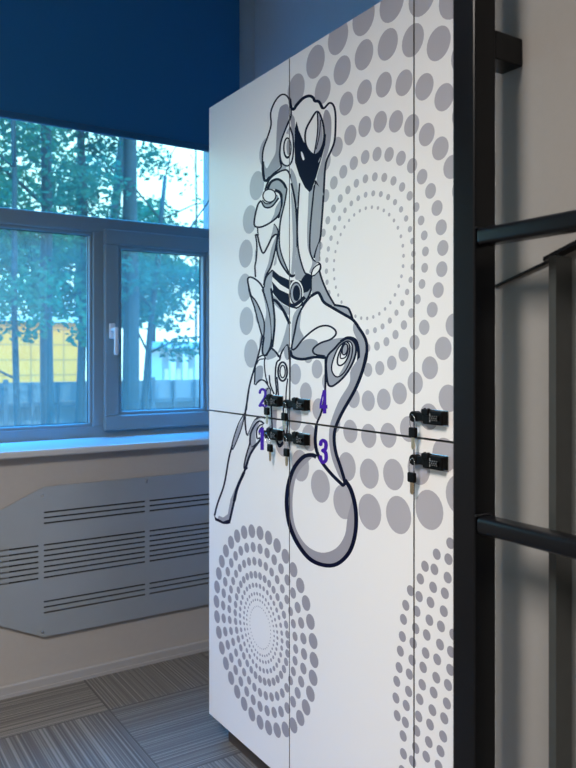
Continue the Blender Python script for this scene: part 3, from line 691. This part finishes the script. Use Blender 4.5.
# ------------------------------------------------------------------ radiator cover
PY0, PY1 = YW-0.014, YW-0.010
rc = thing('radiator_cover', (0.9, YW, 0.25), 'grey-blue metal radiator cover with slots and cut corners on the wall below the window', 'radiator cover')
tl = onY(44, 487, PY0); tr = (1.58, tl[1]+0.004); bl_ = onY(44, 637, PY0)
l1 = onY(0, 510.5, PY0); l2 = onY(0, 626, PY0); k = 1.7
e1 = (tl[0]+(l1[0]-tl[0])*k, tl[1]+(l1[1]-tl[1])*k); e2 = (e1[0], bl_[1]+(l2[1]-bl_[1])*k)
outline = np.array([e1, tl, tr, (1.58, bl_[1]), bl_, e2])
sx0, sx1, sx2, sx3 = onY(43.9, 560, PY0)[0], onY(145.2, 560, PY0)[0], onY(149.6, 560, PY0)[0], 1.50
ml1 = onY(38.7, 560, PY0)[0]; ml0 = e1[0]+0.06
slots = []; h = 0.0030
rows = [512.6, 518, 523.4, 545.2, 550.7, 556.1, 561.5, 567, 572.4, 577.8, 602, 607.5, 613]
for i, ry in enumerate(rows):
    z = onY(43.9, ry, PY0)[1]
    spans = [(sx0, sx1), (sx2, sx3)] + ([(ml0, ml1)] if 3 <= i < 10 else [])
    for a, c in spans: slots.append(np.array([(a, z-h), (c, z-h), (c, z+h), (a, z+h)]))
vs = [tuple(p) for p in outline]; es = [(i, (i+1) % 6) for i in range(6)]
for s in slots:
    o = len(vs); vs += [tuple(p) for p in s]; es += [(o+i, o+(i+1) % 4) for i in range(4)]
V, _, T, *_r = delaunay_2d_cdt([Vector(v) for v in vs], es, [], 0, 1e-6)
V = np.array([(v.x, v.y) for v in V]); T = np.array(T); C = V[T].mean(1)
keep = inside(C, outline)
for s in slots: keep &= ~inside(C, s)
bm = bmesh.new(); bv = [bm.verts.new((p[0], PY0, p[1])) for p in V]
fs = [bm.faces.new([bv[i] for i in t]) for t in T[keep]]
ex = bmesh.ops.extrude_face_region(bm, geom=fs)
bmesh.ops.translate(bm, vec=(0, PY1-PY0, 0), verts=[v for v in ex['geom'] if isinstance(v, bmesh.types.BMVert)])
bmesh.ops.delete(bm, geom=[v for v in bm.verts if not v.link_faces], context='VERTS')
part('slotted_panel', bm, M['panel'], rc)
for (px, py) in ((43, 496), (42.5, 632), (147, 481)):
    x, z = onY(px, py, PY0); b = cyl(bmesh.new(), (x, PY0+0.001, z), (x, PY0-0.004, z), 0.006, 0.004, 14); cyl(b, (x, YW+0.001, z), (x, PY1-0.0005, z), 0.006, n=10)
    part('screw', b, M['screw'], rc)

# ------------------------------------------------------------------ black steel partition
PX = 0.860; py1 = 0.8545; py0 = 0.8075; pb = PX+0.048
pt = thing('steel_partition', (PX+0.024, 0.25, 0), 'black welded steel frame with tall post and two horizontal bars beside the lockers', 'steel frame')
part('post', B(PX, pb, py0, py1, 0, ZC, bev=0.003), M['steel'], pt)
part('post', B(PX, pb, -0.45, -0.403, 0, ZC, bev=0.003), M['steel'], pt)
zt = CZ+ (HY-228)/F*1.1448
part('crossbar', B(PX+0.001, PX+0.034, -0.403, py0, zt-0.027, zt, bev=0.007, seg=4), M['steel'], pt, True)
zl = CZ+(HY-516.5)/F*1.1448
part('crossbar', B(PX+0.001, PX+0.034, -0.403, py0, zl-0.027, zl, bev=0.007, seg=4), M['steel'], pt, True)
part('wall_bracket', B(pb-0.002, 0.9705, py0+0.0005, py0+0.043, 1.727, 1.772, bev=0.002), M['steel'], pt)
b = bmesh.new()
for i in range(9): bmesh.ops.create_icosphere(b, subdivisions=1, radius=0.0028, matrix=Matrix.Translation((PX+0.003+0.0036*i, py0-0.001, zl+0.0006)))
part('weld_bead', b, M['steel'], pt, True)
b = bmesh.new()
for i in range(9): bmesh.ops.create_icosphere(b, subdivisions=1, radius=0.0024, matrix=Matrix.Translation((PX+0.003+0.0036*i, py0-0.001, zt+0.0004)))
part('weld_bead', b, M['steel'], pt, True)

# slim upright with a slanted rail on the grey wall
hr = thing('handrail', (0.945, 0.715, 0), 'slim black steel upright and slanted thin rail against the grey wall', 'handrail')
ux = 0.925; uy1 = onX(548.7, 400, ux)[0]; uy0 = onX(556, 400, ux)[0]
def rail(px, py): y, z = onX(px, py, 0.962); return y, z
ya, za = rail(492, 285.6); yb_, zb_ = rail(548, 259); yc, zc_ = rail(576, 244.5)
sl = (zc_-zb_)/(yc-yb_)
part('upright', B(ux, 0.962, uy0, uy1, 0, zb_-0.002), M['steel_sheen'], hr)
def slab(p, q_, hgt, x0, x1):
    bm = bmesh.new(); vv = [bm.verts.new((x, y, z)) for x in (x0, x1) for (y, z) in ((p[0], p[1]), (q_[0], q_[1]), (q_[0], q_[1]-hgt), (p[0], p[1]-hgt))]
    for f in ((0, 1, 2, 3), (7, 6, 5, 4), (0, 4, 5, 1), (1, 5, 6, 2), (2, 6, 7, 3), (3, 7, 4, 0)): bm.faces.new([vv[i] for i in f])
    return bm
part('rail', slab((ya+0.01, za-0.003), (yb_, zb_), 0.0030, 0.965, 0.9705), M['steel'], hr)
part('rail', slab((yb_, zb_+0.002), (0.45, zb_+sl*(0.45-yb_)+0.002), 0.006, 0.950, 0.9705), M['steel'], hr)

# ------------------------------------------------------------------ outdoors
struct('ground', B(-40, 45, YW+0.5, 60, -1.2, -0.9), M['ground'])
GZ = -0.9
def outpt(px, Y):
    d = ray(px, HY); t = Y/d.y; return d.x*t
# fence
FY = 9.0
fn = thing('metal_fence', (4, FY, GZ), 'grey metal fence of upright bars and a solid top band beyond the window', 'fence')
zf = CZ-24/F*FY*1.03; zr = CZ-45/F*FY*1.03
part('fence_band', B(-4, 14, FY, FY+0.03, zr+0.03, zf), M['fence'], fn)
part('fence_rail', B(-4, 14, FY-0.03, FY+0.02, zr-0.02, zr+0.028), M['fence_post'], fn)
part('fence_backing', B(-4, 14, FY+0.12, FY+0.15, GZ, zr-0.025), M['fence'], fn)
xs = [1.0+0.30*i for i in range(20)]
for i, x in enumerate(xs):
    w = 0.028 if i % 3 == 0 else 0.014
    part('fence_post', B(x-w, x+w, FY-0.06, FY-0.031, GZ, zf+(0.04 if i % 3 == 0 else 0)), M['fence_post'], fn)
# yellow kiosk and white kiosk
KY = 15.0
kx1 = outpt(81, KY); kx0 = outpt(-60, KY)
kz = CZ+36/F*KY*0.96
kk = thing('yellow_kiosk', ((kx0+kx1)/2, KY+1, GZ), 'low yellow building of square panels behind the fence on the left', 'building')
part('wall', B(kx0, kx1, KY, KY+2.4, GZ, kz), M['yellow'], kk)
part('roof', B(kx0-0.1, kx1+0.1, KY-0.1, KY+2.5, kz, kz+0.10), M['white_render'], kk)
wx0, wx1 = outpt(166, 13), outpt(200, 13); wz = CZ+9/F*13*1.1
kw = thing('white_kiosk', ((wx0+wx1)/2, 13.8, GZ), 'small white building with pillars behind the fence on the right', 'building')
part('wall', B(wx0, wx1, 13.2, 13.7, GZ, wz), M['white_render'], kw)
for j in range(3):
    x = wx0+0.1+j*(wx1-wx0-0.2)/2; part('pillar', B(x-0.05, x+0.05, 12.9, 13.0, GZ, wz), M['white_render'], kw)
part('roof', B(wx0-0.1, wx1+0.1, 12.85, 13.75, wz, wz+0.12), M['roof'], kw)

def leaves(bm, centre, n, rad, size, rng, flat=0.6):
    for _ in range(n):
        while True:
            v = Vector((rng.uniform(-1, 1), rng.uniform(-1, 1), rng.uniform(-1, 1)))
            if v.length < 1: break
        p = Vector(centre)+Vector((v.x*rad, v.y*rad, v.z*rad*flat)); s = size*rng.uniform(0.6, 1.3)
        a = Vector((rng.uniform(-1, 1), rng.uniform(-1, 1), rng.uniform(-0.6, 0.6))).normalized(); b = a.orthogonal().normalized()
        b = (Matrix.Rotation(rng.uniform(0, 6.28), 3, a) @ b)
        q_ = [p-a*s, p-a*s*0.2+b*s*0.45, p+a*s*0.5+b*s*0.35, p+a*s, p+a*s*0.5-b*s*0.35, p-a*s*0.2-b*s*0.45]
        bm.faces.new([bm.verts.new(c) for c in q_])
def tree(label, px, Y, rad, lean, clusters, leafm, seed, per=70, crad=0.75, size=0.085, hgt=7.5, low=0.4, spread=1.6, bend=0.0, top=None, off=0.0):
    rng = random.Random(seed); x = outpt(px, Y)
    t = thing('tree', (x, Y, GZ), label, 'tree', 'trees outside the window')
    bm = bmesh.new(); base = Vector((x, Y, GZ)); path = []; rr = []
    zlev = CZ - GZ
    for i in range(9):
        f = i/8; z = GZ+hgt*f
        path.append(Vector((x+lean*(z-CZ)+bend*math.sin(f*5)+rng.uniform(-.02, .02), Y+rng.uniform(-.04, .04), z))); rr.append(rad*(1.15-0.6*f))
    tube(bm, path, rr, 10); br = []
    for j in range(8):
        i = rng.randint(min(7, max(3, int(low/hgt*8))), 8); p = path[i]; az = rng.uniform(0, 6.28); L = rng.uniform(0.8, spread)
        e = p+Vector((math.cos(az)*L, math.sin(az)*L*0.7, rng.uniform(0.2, 0.9)*L))
        tube(bm, [p, (p+e)/2+Vector((0, 0, 0.08)), e], [rr[i]*0.42, rr[i]*0.28, 0.012], 6); br.append(e)
    part('trunk', bm, M['bark'], t, True)
    fm = bmesh.new()
    for j in range(clusters):
        z = rng.uniform(low, top or hgt*0.95); c = path[min(8, max(0, int((z/hgt)*8)))]
        az = rng.uniform(0, 6.28); L = spread*math.sqrt(rng.random())
        cpt = Vector((c.x+off+math.cos(az)*L, c.y+math.sin(az)*L*0.8, GZ+z)) if j % 3 else rng.choice(br)+Vector((rng.gauss(0, .2), rng.gauss(0, .2), rng.gauss(0, .2)))
        leaves(fm, cpt, per, crad*rng.uniform(0.5, 1), size, rng)
    part('foliage', fm, M[leafm], t)
    return t
tree('tree with a straight dark trunk in the middle of the left pane', 47, 8.0, 0.068, 0.0, 60, 'leaf', 11, per=200, size=0.040, low=3.0, spread=0.9, crad=0.6, off=-0.5)
tree('thinner curving tree near the right edge of the left pane', 75, 8.6, 0.05, 0.03, 20, 'leaf_dark', 12, per=170, size=0.040, low=3.5, spread=0.5, crad=0.45, bend=0.10)
tree('leaning tree whose trunk shows in the top light above the mullion', 97, 10.5, 0.085, 0.12, 6, 'leaf', 13, per=150, size=0.045, low=4.8, spread=0.5, crad=0.45)
tree('thick pale trunk at the left of the opening sash', 131, 8.2, 0.098, 0.0, 4, 'leaf', 14, per=130, size=0.042, low=5.8, spread=1.0)
tree('slender forked tree leaning right in the middle of the opening sash', 148, 8.6, 0.045, 0.10, 34, 'leaf', 15, per=170, size=0.040, low=2.6, top=3.4, hgt=4.4, spread=0.9, crad=0.5)
tree('leafy sapling at the left edge of the left pane', 17, 7.2, 0.032, -0.02, 9, 'leaf_light', 16, per=150, low=2.4, top=3.0, hgt=5.2, spread=0.7, crad=0.5, size=0.040)
tree('broad tree far behind the yellow building', -15, 19.0, 0.16, 0.0, 80, 'leaf_light', 17, per=190, crad=1.3, size=0.09, hgt=12, low=3.5, spread=2.4)
tree('pale distant tree behind the white building', 196, 18.0, 0.035, 0.0, 16, 'leaf_light', 18, per=60, crad=0.8, size=0.07, hgt=9.5, low=2.8, top=8.4, spread=1.2)
tree('distant tree showing between the two main trunks', 80, 20.5, 0.13, 0.0, 26, 'leaf', 19, per=150, crad=0.9, size=0.09, hgt=9, low=3.2, spread=1.0)
tree('low bushy tree far behind the opening sash', 152, 21.0, 0.12, 0.0, 34, 'leaf_light', 20, per=170, crad=0.9, size=0.09, hgt=6.0, low=3.0, top=5.0, spread=1.5)
